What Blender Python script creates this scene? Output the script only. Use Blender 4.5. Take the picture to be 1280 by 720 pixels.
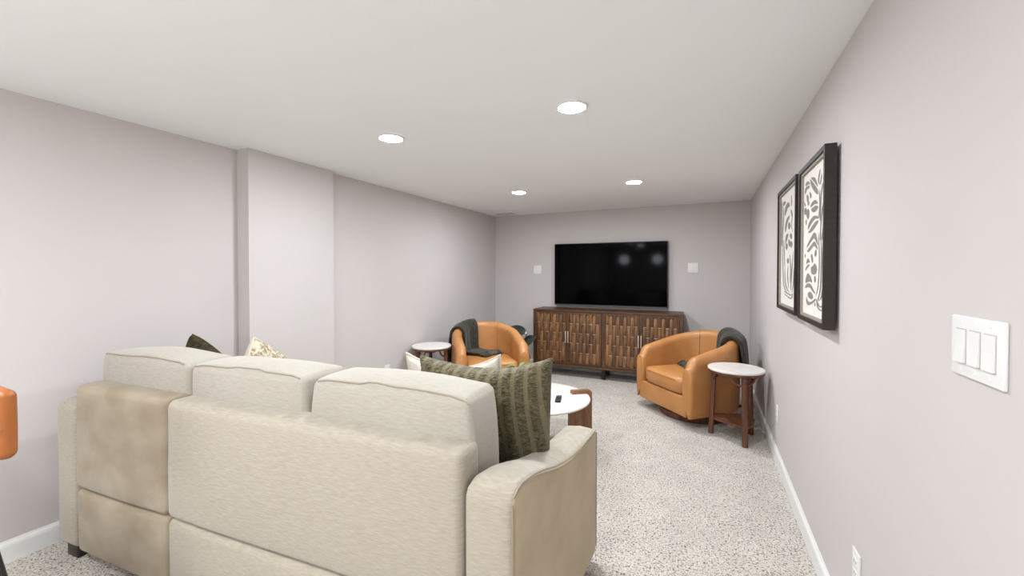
import bpy, bmesh, math, random
from math import sin, cos, pi, radians, sqrt
from mathutils import Vector, Matrix

# ------------------------------------------------------------------ camera, world, exposure
for o in list(bpy.data.objects): bpy.data.objects.remove(o)
scene = bpy.context.scene
COL = scene.collection
random.seed(7)

cam_d = bpy.data.cameras.new('camera'); cam = bpy.data.objects.new('camera', cam_d); COL.objects.link(cam)
cam_d.sensor_width = 36.0; cam_d.sensor_fit = 'HORIZONTAL'
cam_d.lens = 517.3/1280*36; cam_d.shift_y = -11.5/1280
cam_d.clip_start = 0.05
cam.location = (0, 0, 1.35)
cam.rotation_euler = (radians(90-0.825), 0, radians(25.095))
scene.camera = cam

world = bpy.data.worlds.new('world'); scene.world = world; world.use_nodes = True
world.node_tree.nodes['Background'].inputs[0].default_value = (1, 0.97, 0.94, 1)
world.node_tree.nodes['Background'].inputs[1].default_value = 0.0
vs = scene.view_settings
vs.view_transform = 'Standard'; vs.look = 'None'; vs.gamma = 1.0; vs.use_curve_mapping = False
vs.exposure = 1.34
FILL_GLOBE = 11.0           # radiance of the added fill globes behind the viewer
LAMP = 200.0            # radiance of the downlight diffusers

# ------------------------------------------------------------------ helpers
def _hash(i, j, k, c):
    n = (i*73856093 ^ j*19349663 ^ k*83492791 ^ c*2654435761) & 0xffffffff
    n = ((n ^ (n >> 13))*1274126177) & 0xffffffff
    return ((n ^ (n >> 16)) & 0xffff)/32767.5-1
def vnoise(p, c=0):
    """smooth value noise in -1..1, the same on every run"""
    fl = [math.floor(t) for t in p]; fr = [t-f for t, f in zip(p, fl)]; w = [t*t*(3-2*t) for t in fr]; r = 0
    for a in (0, 1):
        for b in (0, 1):
            for d in (0, 1):
                r += (w[0] if a else 1-w[0])*(w[1] if b else 1-w[1])*(w[2] if d else 1-w[2])*_hash(fl[0]+a, fl[1]+b, fl[2]+d, c)
    return r
class noise:
    noise = staticmethod(lambda p: vnoise(p)*.8)
    noise_vector = staticmethod(lambda p: Vector((vnoise(p, 1), vnoise(p, 2), vnoise(p, 3)))*.7)

def lin(c):
    return tuple(((x/255)/12.92 if x/255 <= .04045 else ((x/255+.055)/1.055)**2.4) for x in c)

MATS = {}
def mat(name, rgb, rough=.6, rgb2=None, scale=(8, 8, 8), detail=3, lo=.35, hi=.65, bump=0, bscale=None,
        bdist=.002, metal=0, spec=.5, coat=0, emit=None, sheen=0, rnd=0, distort=0, noise_type='noise', coords='Object'):
    """procedural principled material: two tones mixed by a stretched noise, fine bump, per-object variation"""
    if name in MATS: return MATS[name]
    m = bpy.data.materials.new(name); m.use_nodes = True
    nt = m.node_tree; N = nt.nodes; L = nt.links
    b = N['Principled BSDF']
    c1 = (*lin(rgb), 1)
    b.inputs['Base Color'].default_value = c1
    b.inputs['Roughness'].default_value = rough; b.inputs['Metallic'].default_value = metal
    b.inputs['Specular IOR Level'].default_value = spec
    b.inputs['Coat Weight'].default_value = coat; b.inputs['Coat Roughness'].default_value = .15
    b.inputs['Sheen Weight'].default_value = sheen
    tc = N.new('ShaderNodeTexCoord')
    out = None
    if rgb2 is not None:
        mp = N.new('ShaderNodeMapping'); mp.inputs['Scale'].default_value = scale
        L.new(tc.outputs[coords], mp.inputs[0])
        if rnd:
            oi = N.new('ShaderNodeObjectInfo'); vm = N.new('ShaderNodeVectorMath'); vm.operation = 'SCALE'
            vm.inputs[0].default_value = (13, 7, 29); L.new(oi.outputs['Random'], vm.inputs['Scale'])
            L.new(vm.outputs[0], mp.inputs['Location'])
        n = N.new('ShaderNodeTexNoise'); n.inputs['Scale'].default_value = 1; n.inputs['Detail'].default_value = detail
        n.inputs['Distortion'].default_value = distort
        L.new(mp.outputs[0], n.inputs['Vector'])
        r = N.new('ShaderNodeMapRange'); r.inputs[1].default_value = lo; r.inputs[2].default_value = hi
        L.new(n.outputs[0], r.inputs[0])
        mx = N.new('ShaderNodeMix'); mx.data_type = 'RGBA'
        mx.inputs[6].default_value = c1; mx.inputs[7].default_value = (*lin(rgb2), 1)
        L.new(r.outputs[0], mx.inputs[0]); out = mx.outputs[2]
    if rnd:
        oi2 = N.new('ShaderNodeObjectInfo')
        hs = N.new('ShaderNodeHueSaturation')
        r2 = N.new('ShaderNodeMapRange'); r2.inputs[3].default_value = 1-rnd; r2.inputs[4].default_value = 1+rnd
        L.new(oi2.outputs['Random'], r2.inputs[0]); L.new(r2.outputs[0], hs.inputs['Value'])
        hs.inputs['Color'].default_value = c1
        if out: L.new(out, hs.inputs['Color'])
        out = hs.outputs[0]
    if out: L.new(out, b.inputs['Base Color'])
    if bump:
        mp2 = N.new('ShaderNodeMapping'); mp2.inputs['Scale'].default_value = bscale or scale
        L.new(tc.outputs[coords], mp2.inputs[0])
        n2 = N.new('ShaderNodeTexNoise'); n2.inputs['Scale'].default_value = 1; n2.inputs['Detail'].default_value = 4
        L.new(mp2.outputs[0], n2.inputs['Vector'])
        bp = N.new('ShaderNodeBump'); bp.inputs['Strength'].default_value = bump; bp.inputs['Distance'].default_value = bdist
        L.new(n2.outputs[0], bp.inputs['Height']); L.new(bp.outputs[0], b.inputs['Normal'])
    if emit:
        b.inputs['Emission Color'].default_value = (*emit[0], 1); b.inputs['Emission Strength'].default_value = emit[1]
    MATS[name] = m
    return m

def mk(name, verts, faces, m, parent=None, smooth=True, loc=None, rot=None, angle=40):
    me = bpy.data.meshes.new(name); me.from_pydata([tuple(v) for v in verts], [], faces); me.update()
    bm = bmesh.new(); bm.from_mesh(me); bmesh.ops.recalc_face_normals(bm, faces=bm.faces)
    for f in bm.faces: f.smooth = smooth
    if smooth and angle < 180:
        for e in bm.edges:
            if len(e.link_faces) == 2 and e.calc_face_angle(0) > radians(angle): e.smooth = False
    bm.to_mesh(me); bm.free()
    o = bpy.data.objects.new(name, me); COL.objects.link(o)
    if m is not None:
        for mm in (m if isinstance(m, (list, tuple)) else [m]): me.materials.append(mm)
    if parent: o.parent = parent
    if loc: o.location = loc
    if rot: o.rotation_euler = rot
    return o

def share(src, parent, loc=(0, 0, 0), rot=(0, 0, 0), scale=(1, 1, 1)):
    o = src.copy(); COL.objects.link(o); o.parent = parent; o.location = loc; o.rotation_euler = rot; o.scale = scale
    return o

def dup(root, loc, rotz):
    r = root.copy(); COL.objects.link(r); r.location = loc; r.rotation_euler = (0, 0, rotz)
    for ch in [o for o in bpy.data.objects if o.parent == root]:
        c = ch.copy(); COL.objects.link(c); c.parent = r
        for g in [o for o in bpy.data.objects if o.parent == ch]:
            d = g.copy(); COL.objects.link(d); d.parent = c
    return r

def thing(name, label, cat, loc=(0, 0, 0), rotz=0, group=None):
    o = bpy.data.objects.new(name, None); COL.objects.link(o); o.empty_display_size = .1
    o.location = loc; o.rotation_euler = (0, 0, rotz)
    return tag(o, label, cat, group)

def tag(o, label, cat, group=None):
    o['label'] = label; o['category'] = cat
    if group: o['group'] = group
    return o

def struct(o, label=None):
    o['kind'] = 'structure'
    if label: o['label'] = label; o['category'] = label.split('|')[1] if '|' in label else 'wall'
    return o

def box_data(c, d):
    x, y, z = c; a, b, e = d[0]/2, d[1]/2, d[2]/2
    v = [(x+i*a, y+j*b, z+k*e) for i in (-1, 1) for j in (-1, 1) for k in (-1, 1)]
    f = [(0, 1, 3, 2), (4, 6, 7, 5), (0, 4, 5, 1), (2, 3, 7, 6), (0, 2, 6, 4), (1, 5, 7, 3)]
    return v, f

def box(name, c, d, m, parent=None, **k):
    v, f = box_data(c, d); return mk(name, v, f, m, parent, smooth=False, **k)

def rbox_data(c, d, r, n=(1, 1, 1), puff=(0, 0, 0), seg=2, wr=0, wscale=6, taper=0, top_taper=0):
    """rounded box as a welded grid; puff bulges each face pair; wr adds soft wrinkles; taper narrows x towards the bottom"""
    h = [x/2 for x in d]; r = min(r, *[x*.98 for x in h])
    ax = []
    for a in range(3):
        inn = h[a]-r
        mid = [-inn+2*inn*i/n[a] for i in range(n[a]+1)]
        off = [r*math.tan(pi/4*i/seg) for i in range(1, seg+1)]
        ax.append([-inn-o for o in reversed(off)]+mid+[inn+o for o in off])
    idx = {}; V = []; F = []
    def vid(q):
        key = tuple(round(t, 6) for t in q)
        if key in idx: return idx[key]
        inner = [max(-(h[i]-r), min(h[i]-r, q[i])) for i in range(3)]
        dd = [q[i]-inner[i] for i in range(3)]; l = sqrt(sum(t*t for t in dd))
        p = [inner[i]+(r*dd[i]/l if l > 1e-9 else 0) for i in range(3)]
        t = [q[i]/h[i] for i in range(3)]
        for i in range(3):
            j, k = (i+1) % 3, (i+2) % 3
            if puff[i]: p[i] += puff[i]*t[i]*(1-t[j]**2)*(1-t[k]**2)
        if taper: p[0] *= 1-taper*(1-t[2])/2*(1-t[2])/2
        if top_taper and t[2] > 0: p[0] *= 1-top_taper*t[2]**2
        if wr:
            nv = noise.noise_vector(Vector(((p[0]+c[0])*wscale, (p[1]+c[1])*wscale, (p[2]+c[2])*wscale)))
            p = [p[i]+nv[i]*wr for i in range(3)]
        idx[key] = len(V); V.append((p[0]+c[0], p[1]+c[1], p[2]+c[2])); return idx[key]
    for a in range(3):
        b_, c_ = (a+1) % 3, (a+2) % 3
        for s in (-1, 1):
            for i in range(len(ax[b_])-1):
                for j in range(len(ax[c_])-1):
                    quad = []
                    for (ii, jj) in ((i, j), (i+1, j), (i+1, j+1), (i, j+1)):
                        q = [0, 0, 0]; q[a] = s*h[a]; q[b_] = ax[b_][ii]; q[c_] = ax[c_][jj]; quad.append(vid(q))
                    F.append(tuple(quad if s > 0 else quad[::-1]))
    return V, F

def rbox(name, c, d, r, m, parent=None, angle=180, **k):
    kk = {q: k.pop(q) for q in ('loc', 'rot') if q in k}
    v, f = rbox_data(c, d, r, **k); return mk(name, v, f, m, parent, angle=angle, **kk)

def tube_data(pts, rad, seg=8, closed=False, caps=True):
    V = []; F = []; n = len(pts); P = [Vector(p) for p in pts]
    up = Vector((0, 0, 1)); prev = None
    for i in range(n):
        a = P[(i-1) % n] if (closed or i > 0) else P[i]; b = P[(i+1) % n] if (closed or i < n-1) else P[i]
        t = (b-a).normalized()
        if prev is None:
            x = t.cross(up); x = x.normalized() if x.length > 1e-3 else t.cross(Vector((1, 0, 0))).normalized()
        else:
            x = prev-t*prev.dot(t); x.normalize()
        prev = x; y = t.cross(x)
        rr = rad[i] if isinstance(rad, (list, tuple)) else rad
        for k in range(seg):
            w = 2*pi*k/seg; V.append(P[i]+x*cos(w)*rr+y*sin(w)*rr)
    for i in range(n if closed else n-1):
        for k in range(seg):
            F.append((i*seg+k, i*seg+(k+1) % seg, ((i+1) % n)*seg+(k+1) % seg, ((i+1) % n)*seg+k))
    if not closed and caps:
        F.append(tuple(range(seg))); F.append(tuple((n-1)*seg+k for k in range(seg)))
    return V, F

def tube(name, pts, rad, m, parent=None, seg=8, closed=False, **k):
    v, f = tube_data(pts, rad, seg, closed); return mk(name, v, f, m, parent, **k)

def lathe_data(prof, seg=48, c=(0, 0)):
    V = []; F = []; rings = []
    for (r, z) in prof:
        if r < 1e-6: rings.append([len(V)]); V.append((c[0], c[1], z))
        else:
            rings.append(list(range(len(V), len(V)+seg)))
            V += [(c[0]+r*cos(2*pi*k/seg), c[1]+r*sin(2*pi*k/seg), z) for k in range(seg)]
    for a, b in zip(rings, rings[1:]):
        for k in range(seg):
            k2 = (k+1) % seg
            if len(a) == 1 and len(b) == 1: continue
            if len(a) == 1: F.append((a[0], b[k], b[k2]))
            elif len(b) == 1: F.append((a[k], a[k2], b[0]))
            else: F.append((a[k], a[k2], b[k2], b[k]))
    return V, F

def lathe(name, prof, m, parent=None, seg=48, c=(0, 0), **k):
    v, f = lathe_data(prof, seg, c); return mk(name, v, f, m, parent, **k)

def prism(name, poly, ext, m, parent=None, plane='xy', at=0, bev=0, **k):
    """extrude a 2D polygon; plane names the axes of the polygon, at is the start on the third axis"""
    n = len(poly)
    def p3(q, w):
        return {'xy': (q[0], q[1], w), 'xz': (q[0], w, q[1]), 'yz': (w, q[0], q[1])}[plane]
    V = [p3(q, at) for q in poly]+[p3(q, at+ext) for q in poly]
    F = [tuple(range(n)), tuple(range(2*n-1, n-1, -1))]+[(i, (i+1) % n, n+(i+1) % n, n+i) for i in range(n)]
    o = mk(name, V, F, m, parent, smooth=False, **k)
    if bev:
        bm = bmesh.new(); bm.from_mesh(o.data)
        bmesh.ops.bevel(bm, geom=[e for e in bm.edges if e.calc_face_angle(0) > .6], offset=bev, segments=2, affect='EDGES', clamp_overlap=True)
        bm.to_mesh(o.data); bm.free()
    return o

# ------------------------------------------------------------------ materials
M_wall = mat('wall_paint', (197, 190, 187), .85, (194, 188, 185), (1.5, 1.5, 1.5), bump=.15, bscale=(160, 160, 160), bdist=.0006, spec=.2)
M_ceil = mat('ceiling_paint', (243, 244, 244), .9, (241, 242, 242), (1, 1, 1), bump=.15, bscale=(120, 120, 120), bdist=.0006, spec=.15)
M_trim = mat('trim_paint', (222, 222, 219), .45)
M_plate = mat('white_plastic', (222, 221, 218), .4)
M_slot = mat('socket_dark', (60, 58, 56), .5)
M_groove = mat('plate_grey', (176, 174, 170), .5)
M_sofa = mat('sofa_chenille', (170, 162, 147), .9, (154, 144, 127), (30, 30, 260), 4, .3, .75, bump=.5, bscale=(50, 50, 420), bdist=.0015, spec=.2, sheen=.25)
M_sofa_cush = mat('sofa_cushion_chenille', (170, 164, 152), .9, (157, 149, 136), (34, 260, 260), 4, .3, .75, bump=.5, bscale=(60, 420, 420), bdist=.0015, spec=.2, sheen=.25)
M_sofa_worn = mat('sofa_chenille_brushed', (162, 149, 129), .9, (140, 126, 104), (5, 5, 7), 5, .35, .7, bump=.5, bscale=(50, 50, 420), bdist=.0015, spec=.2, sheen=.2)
M_sofa_seam = mat('sofa_seam', (148, 139, 123), .9)
M_dark_leg = mat('dark_leg', (44, 34, 30), .4)
M_leather = mat('tan_leather', (186, 131, 78), .42, (172, 116, 63), (5, 5, 5), 4, .3, .7, bump=.15, bscale=(120, 120, 120), bdist=.0008, spec=.5)
M_leather_seam = mat('tan_leather_seam', (128, 78, 36), .5)
M_stool = mat('cognac_leather', (166, 98, 46), .4, (150, 84, 36), (6, 6, 6), 4, .3, .7, bump=.12, bscale=(150, 150, 150), bdist=.0006)
M_black = mat('black_metal', (22, 21, 21), .45)
M_wood = mat('walnut', (96, 64, 38), .42, (60, 38, 22), (30, 30, 2.5), 5, .3, .7, distort=.6)
M_slat = mat('walnut_slat', (126, 87, 52), .38, (76, 50, 30), (40, 40, 3), 5, .3, .7, rnd=.42, distort=.5)
M_woodh = mat('walnut_long', (92, 62, 37), .4, (62, 40, 24), (2.5, 30, 30), 5, .3, .7, distort=.6)
M_acacia = mat('acacia', (116, 70, 46), .4, (72, 40, 28), (26, 26, 3), 5, .3, .7, distort=.8)
M_oak = mat('warm_wood', (146, 104, 66), .45, (108, 72, 44), (22, 22, 5), 5, .3, .7, distort=1.0)
M_rod = mat('pale_rod', (168, 142, 104), .35)
M_handle = mat('champagne_metal', (214, 202, 184), .3, metal=.6)
M_marble = mat('white_marble', (226, 221, 215), .3, (212, 205, 198), (6, 6, 6), 6, .45, .75, distort=2.0)
M_lac = mat('white_lacquer', (220, 217, 210), .35)
M_throw = mat('charcoal_wool', (58, 56, 47), .95, (44, 43, 36), (30, 30, 30), 3, bump=.6, bscale=(260, 260, 260), bdist=.002, spec=.15, sheen=.2)
def knit_mat():
    m = mat('olive_knit', (108, 99, 74), .95, (62, 56, 40), (70, 70, 210), 3, .36, .62, bump=1.0, bscale=(60, 60, 200), bdist=.006, spec=.1, sheen=.2)
    nt = m.node_tree; N = nt.nodes; L = nt.links; b = N['Principled BSDF']
    # smooth lighter cords between the gathered bands, in step with the modelled ribs
    tc = N.new('ShaderNodeTexCoord'); sp = N.new('ShaderNodeSeparateXYZ'); L.new(tc.outputs['Object'], sp.inputs[0])
    def ma(op, a, b_=None):
        n = N.new('ShaderNodeMath'); n.operation = op
        for i, q in enumerate((a, b_)):
            if q is None: continue
            if isinstance(q, (int, float)): n.inputs[i].default_value = q
            else: L.new(q, n.inputs[i])
        return n.outputs[0]
    wob = ma('MULTIPLY', ma('SINE', ma('MULTIPLY', sp.outputs[2], 9.0)), .008)
    q = ma('FRACT', ma('DIVIDE', ma('ADD', sp.outputs[0], wob), .052))
    e = ma('ABSOLUTE', ma('SUBTRACT', q, .5))
    r = N.new('ShaderNodeMapRange'); r.inputs[1].default_value = .30; r.inputs[2].default_value = .38; L.new(e, r.inputs[0])
    old = b.inputs['Base Color'].links[0].from_socket
    mx = N.new('ShaderNodeMix'); mx.data_type = 'RGBA'; mx.inputs[7].default_value = (*lin((114, 105, 80)), 1)
    L.new(r.outputs[0], mx.inputs[0]); L.new(old, mx.inputs[6]); L.new(mx.outputs[2], b.inputs['Base Color'])
    return m
M_knit = knit_mat()
M_tassel = mat('charcoal_tassel', (84, 80, 70), .95, bump=.6, bscale=(200, 200, 200), bdist=.003)
M_fur = mat('dark_olive_velvet', (74, 66, 46), .9, (38, 34, 24), (34, 34, 34), 4, .3, .7, bump=.8, bscale=(60, 60, 60), bdist=.006, spec=.15)
M_cream = mat('cream_linen', (206, 198, 184), .9, (194, 185, 171), (30, 30, 30), 3, bump=.4, bscale=(200, 200, 200), bdist=.001, spec=.15)
M_cream_pattern = mat('cream_jacquard', (204, 195, 174), .9, (146, 131, 100), (26, 26, 40), 5, .47, .55, bump=.8, bscale=(26, 26, 40), bdist=.004, spec=.15, distort=1.2)
M_cord = mat('cream_cord', (205, 195, 176), .9)
M_screen = mat('screen_glass', (3, 3, 4), .07, spec=.05)
M_bezel = mat('bezel', (26, 25, 26), .4)
M_chin = mat('grey_metal_strip', (96, 95, 98), .35, metal=.5)
M_frame = mat('dark_wood_frame', (44, 33, 28), .5, (32, 23, 20), (8, 8, 60), 4, .3, .7)
M_liner = mat('frame_liner', (150, 140, 130), .7)
M_paper = mat('art_paper', (222, 217, 209), .85)
M_ink = mat('art_ink', (128, 122, 116), .85)
M_leaf = mat('rubber_leaf', (34, 40, 32), .2, (48, 56, 44), (14, 14, 14), 3, spec=.6)
M_fern = mat('fern_leaf', (112, 124, 64), .55, (142, 150, 86), (18, 18, 18), 3)
M_stem = mat('stem_brown', (64, 50, 38), .7)
M_pot = mat('dark_pot', (48, 46, 45), .5)
M_pot_white = mat('stoneware_pot', (214, 208, 198), .5)
M_soil = mat('soil', (52, 42, 34), .95)
M_lamp = mat('lamp_diffuser', (255, 250, 240), .4, emit=((.93, .98, 1.04), LAMP))
M_vent = mat('vent_metal', (205, 202, 197), .5)

def carpet_mat():
    m = bpy.data.materials.new('speckled_carpet'); m.use_nodes = True
    nt = m.node_tree; N = nt.nodes; L = nt.links; b = N['Principled BSDF']
    b.inputs['Roughness'].default_value = 1; b.inputs['Specular IOR Level'].default_value = .05; b.inputs['Sheen Weight'].default_value = .1
    tc = N.new('ShaderNodeTexCoord')
    def nz(s, det, dist=0):
        n = N.new('ShaderNodeTexNoise'); n.inputs['Scale'].default_value = s; n.inputs['Detail'].default_value = det
        n.inputs['Distortion'].default_value = dist; L.new(tc.outputs['Object'], n.inputs['Vector']); return n
    fine = nz(125, 3, .8); mid = nz(45, 2); big = nz(5, 3)
    cr = N.new('ShaderNodeValToRGB'); e = cr.color_ramp.elements
    e[0].position = .36; e[0].color = (*lin((88, 76, 66)), 1)
    e[1].position = .46; e[1].color = (*lin((204, 196, 185)), 1)
    x = cr.color_ramp.elements.new(.62); x.color = (*lin((222, 215, 206)), 1)
    L.new(fine.outputs[0], cr.inputs[0])
    mx = N.new('ShaderNodeMix'); mx.data_type = 'RGBA'; mx.blend_type = 'MULTIPLY'; mx.inputs[0].default_value = 1
    r = N.new('ShaderNodeMapRange'); r.inputs[1].default_value = .3; r.inputs[2].default_value = .7; r.inputs[3].default_value = .9; r.inputs[4].default_value = 1.04
    L.new(big.outputs[0], r.inputs[0]); L.new(cr.outputs[0], mx.inputs[6]); L.new(r.outputs[0], mx.inputs[7])
    L.new(mx.outputs[2], b.inputs['Base Color'])
    ad = N.new('ShaderNodeMath'); ad.operation = 'ADD'; L.new(fine.outputs[0], ad.inputs[0]); L.new(mid.outputs[0], ad.inputs[1])
    bp = N.new('ShaderNodeBump'); bp.inputs['Strength'].default_value = .8; bp.inputs['Distance'].default_value = .012
    L.new(ad.outputs[0], bp.inputs['Height']); L.new(bp.outputs[0], b.inputs['Normal'])
    return m
M_carpet = carpet_mat()

# ------------------------------------------------------------------ the room
H = 2.2; XR = .470; XL = -2.946; XLF = -2.887; YB = 5.57; YF = -3.2; PX = -2.823; PY1, PY2 = 1.797, 2.507
T = .12
def struct_box(name, lo, hi, m, label, cat):
    c = [(a+b)/2 for a, b in zip(lo, hi)]; d = [b-a for a, b in zip(lo, hi)]
    o = box(name, c, d, m); o['kind'] = 'structure'; o['label'] = label; o['category'] = cat; return o
struct_box('floor', (XL-T, YF-T, -.1), (XR+T, YB+T, 0), M_carpet, 'speckled light beige carpet covering the whole floor', 'floor')
struct_box('ceiling', (XL-T, YF-T, H), (XR+T, YB+T, H+.1), M_ceil, 'smooth white painted ceiling with recessed downlights', 'ceiling')
struct_box('wall_right', (XR, YF-T, 0), (XR+T, YB+T, H), M_wall, 'pale greige wall holding the framed prints and light switches', 'wall')
struct_box('wall_left', (XL-T, YF-T, 0), (XL, PY1+.02, H), M_wall, 'pale greige wall beside the sofa, nearer than the pillar', 'wall')
struct_box('wall_left_far', (XLF-T-.06, PY2-.02, 0), (XLF, YB+T, H), M_wall, 'pale greige wall beyond the pillar, behind the left armchair', 'wall')
struct_box('wall_pillar', (XL-T, PY1, 0), (PX, PY2, H), M_wall, 'boxed-out pillar projecting from the left wall', 'wall')
struct_box('wall_back', (XL-T, YB, 0), (XR+T, YB+T, H), M_wall, 'pale greige end wall behind the television', 'wall')
struct_box('wall_front', (XL-T, YF-T, 0), (XR+T, YF, H), M_wall, 'pale greige wall behind the viewer', 'wall')

def baseboard(name, p, q, nrm, label):
    """profiled skirting from p to q on the floor, standing out along nrm"""
    prof = [(0, 0), (.014, 0), (.014, .078), (.011, .088), (.006, .094), (.004, .102), (0, .102)]
    V = []; F = []; n = len(prof)
    for e in (p, q):
        for (o_, z) in prof: V.append((e[0]+nrm[0]*o_, e[1]+nrm[1]*o_, z))
    F = [(i, (i+1) % n, n+(i+1) % n, n+i) for i in range(n)]+[tuple(range(n)), tuple(range(n, 2*n))]
    o = mk(name, V, F, M_trim, smooth=False); o['kind'] = 'structure'; o['label'] = label; o['category'] = 'baseboard'; return o
baseboard('baseboard_right', (XR, YF), (XR, YB), (-1, 0), 'white skirting along the wall of framed prints')
baseboard('baseboard_left', (XL, YF), (XL, PY1), (1, 0), 'white skirting along the wall behind the bar stool')
baseboard('baseboard_pillar_side', (XL, PY1), (PX, PY1), (0, -1), 'white skirting on the near side of the pillar')
baseboard('baseboard_pillar', (PX, PY1-.014), (PX, PY2), (1, 0), 'white skirting on the face of the pillar')
baseboard('baseboard_left_far', (XLF, PY2), (XLF, YB), (1, 0), 'white skirting along the wall beyond the pillar')
baseboard('baseboard_back', (XLF, YB), (XR, YB), (0, -1), 'white skirting along the end wall under the television')

# ------------------------------------------------------------------ recessed lights
def downlight(x, y, label):
    t = thing('recessed_light', label, 'ceiling light', (x, y, H), 0, 'recessed ceiling lights')
    lathe('trim_ring', [(.068, -.002), (.070, -.009), (.080, -.007), (.084, 0), (.068, 0)], M_plate, t)
    lathe('diffuser', [(0, -.0115), (.04, -.011), (.062, -.0085), (.0675, -.003)], M_lamp, t)
    return t
downlight(-1.797, 2.045, 'lit round recessed light, left one of the nearer pair on the ceiling')
downlight(-.625, 2.055, 'lit round recessed light, largest in view and right of the nearer pair')
downlight(-1.785, 3.985, 'lit round recessed light, smallest in view, near the ceiling vent')
downlight(-.612, 3.985, 'lit round recessed light above the right leather armchair, right of the farther pair')
for (x, y) in ((-1.8, -.15), (-.62, -.15), (-1.8, -2.1), (-.62, -2.1)):  # unseen extra rows, added to light the near part of the room
    downlight(x, y, 'added round recessed light, unseen behind the viewer, in the %s row on the %s side' % ('nearer' if y > -1 else 'farther', 'left' if x < -1 else 'right'))

# opal globes added out of view behind the viewer, to brighten ceiling and walls
M_fill_globe = mat('fill_globe_opal', (255, 250, 242), .4, emit=((.93, .98, 1.04), FILL_GLOBE))
for i, (x, y) in enumerate(((-2.1, -1.0), (-1.2, -1.0), (-.3, -1.0))):
    t = thing('fill_globe', ['added opal fill globe behind the viewer, nearest the left wall', 'added opal fill globe behind the viewer, the middle one of three', 'added opal fill globe behind the viewer, nearest the right wall'][i], 'added fill lamp', (x, y, H), 0, 'added fill globes behind the viewer')
    lathe('canopy', [(0, -.025), (.05, -.022), (.055, 0), (0, 0)], M_black, t, seg=24)
    tube('rod', [(0, 0, -.02), (0, 0, -.36)], .005, M_black, t)
    lathe('globe', [(0, -.35-.26)]+[(.13*sin(pi*k/14), -.48-.13*cos(pi*k/14)) for k in range(1, 14)]+[(0, -.35)], M_fill_globe, t, seg=24)

# ceiling vent in the far left corner
t = thing('ceiling_vent', 'small rectangular grey vent on the ceiling in the far left corner', 'vent', (-2.62, 5.36, H), 0)
for (c, d) in (((0, -.06, -.004), (.26, .016, .008)), ((0, .06, -.004), (.26, .016, .008)), ((-.122, 0, -.004), (.016, .104, .008)), ((.122, 0, -.004), (.016, .104, .008))):
    box('frame_bar', c, d, M_vent, t)
box('duct_back', (0, 0, -.0012), (.228, .104, .002), M_groove, t)
for i in range(5): box('slat', (0, -.04+i*.02, -.0045), (.228, .006, .004), M_vent, t)

# ------------------------------------------------------------------ sofa
SA = radians(3.9)
sofa = thing('sofa', 'long beige chenille sofa seen from behind, three back cushions over a panelled back', 'sofa', (-.475, 1.017, 0), SA)
def zarm(y):
    P = [(0, .722), (.03, .742), (.06, .75), (.15, .739), (.24, .715), (.32, .689), (.41, .667), (.5, .65), (.62, .638), (.73, .632), (.88, .629)]
    for (a, za), (b, zb) in zip(P, P[1:]):
        if y <= b: return za+(zb-za)*(max(y, a)-a)/(b-a)
    return P[-1][1]
def make_arm(sx, x0, flare, wid, zb=.062):
    """sofa arm lofted along y: rounded section, back stop high, dipping to the front"""
    V = []; F = []; r = .022
    ys = [0, .004, .012, .022]+[.022+(.858-.022)*i/22 for i in range(1, 22)]+[.858, .868, .876, .88]
    nsec = None
    for y in ys:
        e = 0
        for yy in (y, .88-y):
            if yy < .022: e = .022-sqrt(max(0, .022**2-(.022-yy)**2))
        x1 = x0+flare*y; top = zarm(y)-e; a = x1-e; b = x1-wid+e
        bul = .006*sin(pi*y/.88)
        sec = [(a-.004, zb+e), (a+bul, zb+.03+e), (a+bul, (zb+top)/2), (a+bul*.6, top-r)]
        sec += [(a-r+r*cos(w), top-r+r*sin(w)) for w in (radians(30), radians(60), radians(90))]
        sec += [((a+b)/2, top+.006)]
        sec += [(b+r+r*cos(w), top-r+r*sin(w)) for w in (radians(90), radians(120), radians(150), radians(180))]
        sec += [(b, (zb+top)/2), (b, zb+e)]
        nsec = len(sec); V += [(p[0], y, p[1]) for p in sec]
    for i in range(len(ys)-1):
        for k in range(nsec): F.append((i*nsec+k, i*nsec+(k+1) % nsec, (i+1)*nsec+(k+1) % nsec, (i+1)*nsec+k))
    F.append(tuple(range(nsec))); F.append(tuple((len(ys)-1)*nsec+k for k in range(nsec)))
    return V, F
M_sofa_side = mat('sofa_chenille_tan_side', (186, 170, 142), .9, (172, 155, 126), (5, 5, 7), 5, .35, .7, bump=.5, bscale=(50, 50, 420), bdist=.0015, spec=.2, sheen=.2)
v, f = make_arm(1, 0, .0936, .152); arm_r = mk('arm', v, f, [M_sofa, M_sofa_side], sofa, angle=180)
for p_ in arm_r.data.polygons:          # outer panel: paler, warmer tan on the faces turned outward
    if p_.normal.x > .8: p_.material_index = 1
v, f = make_arm(1, -2.19, 0, .152); arm_l = mk('arm', v, f, M_sofa, sofa, angle=180)
# piping along the arm seams
def pip(pts, par, rad=.0028): return tube('piping', pts, rad, M_sofa_seam, par, seg=6)
ys = [.014+.85*i/30 for i in range(31)]
pip([(.0936*y-.003+.004*sin(pi*y/.88), y, zarm(y)-.004) for y in ys], arm_r)
pip([(-.001, .004, .08+(zarm(.01)-.10)*i/6) for i in range(7)], arm_r)
pip([(.0936*.875-.003, .876, .08+.53*i/6) for i in range(7)], arm_r)
pip([(-2.193, y, zarm(y)-.004) for y in ys], arm_l)
# base frame under everything
rbox('base_frame', (-1.172, .46, .16), (2.02, .78, .22), .02, M_sofa, sofa)
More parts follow.
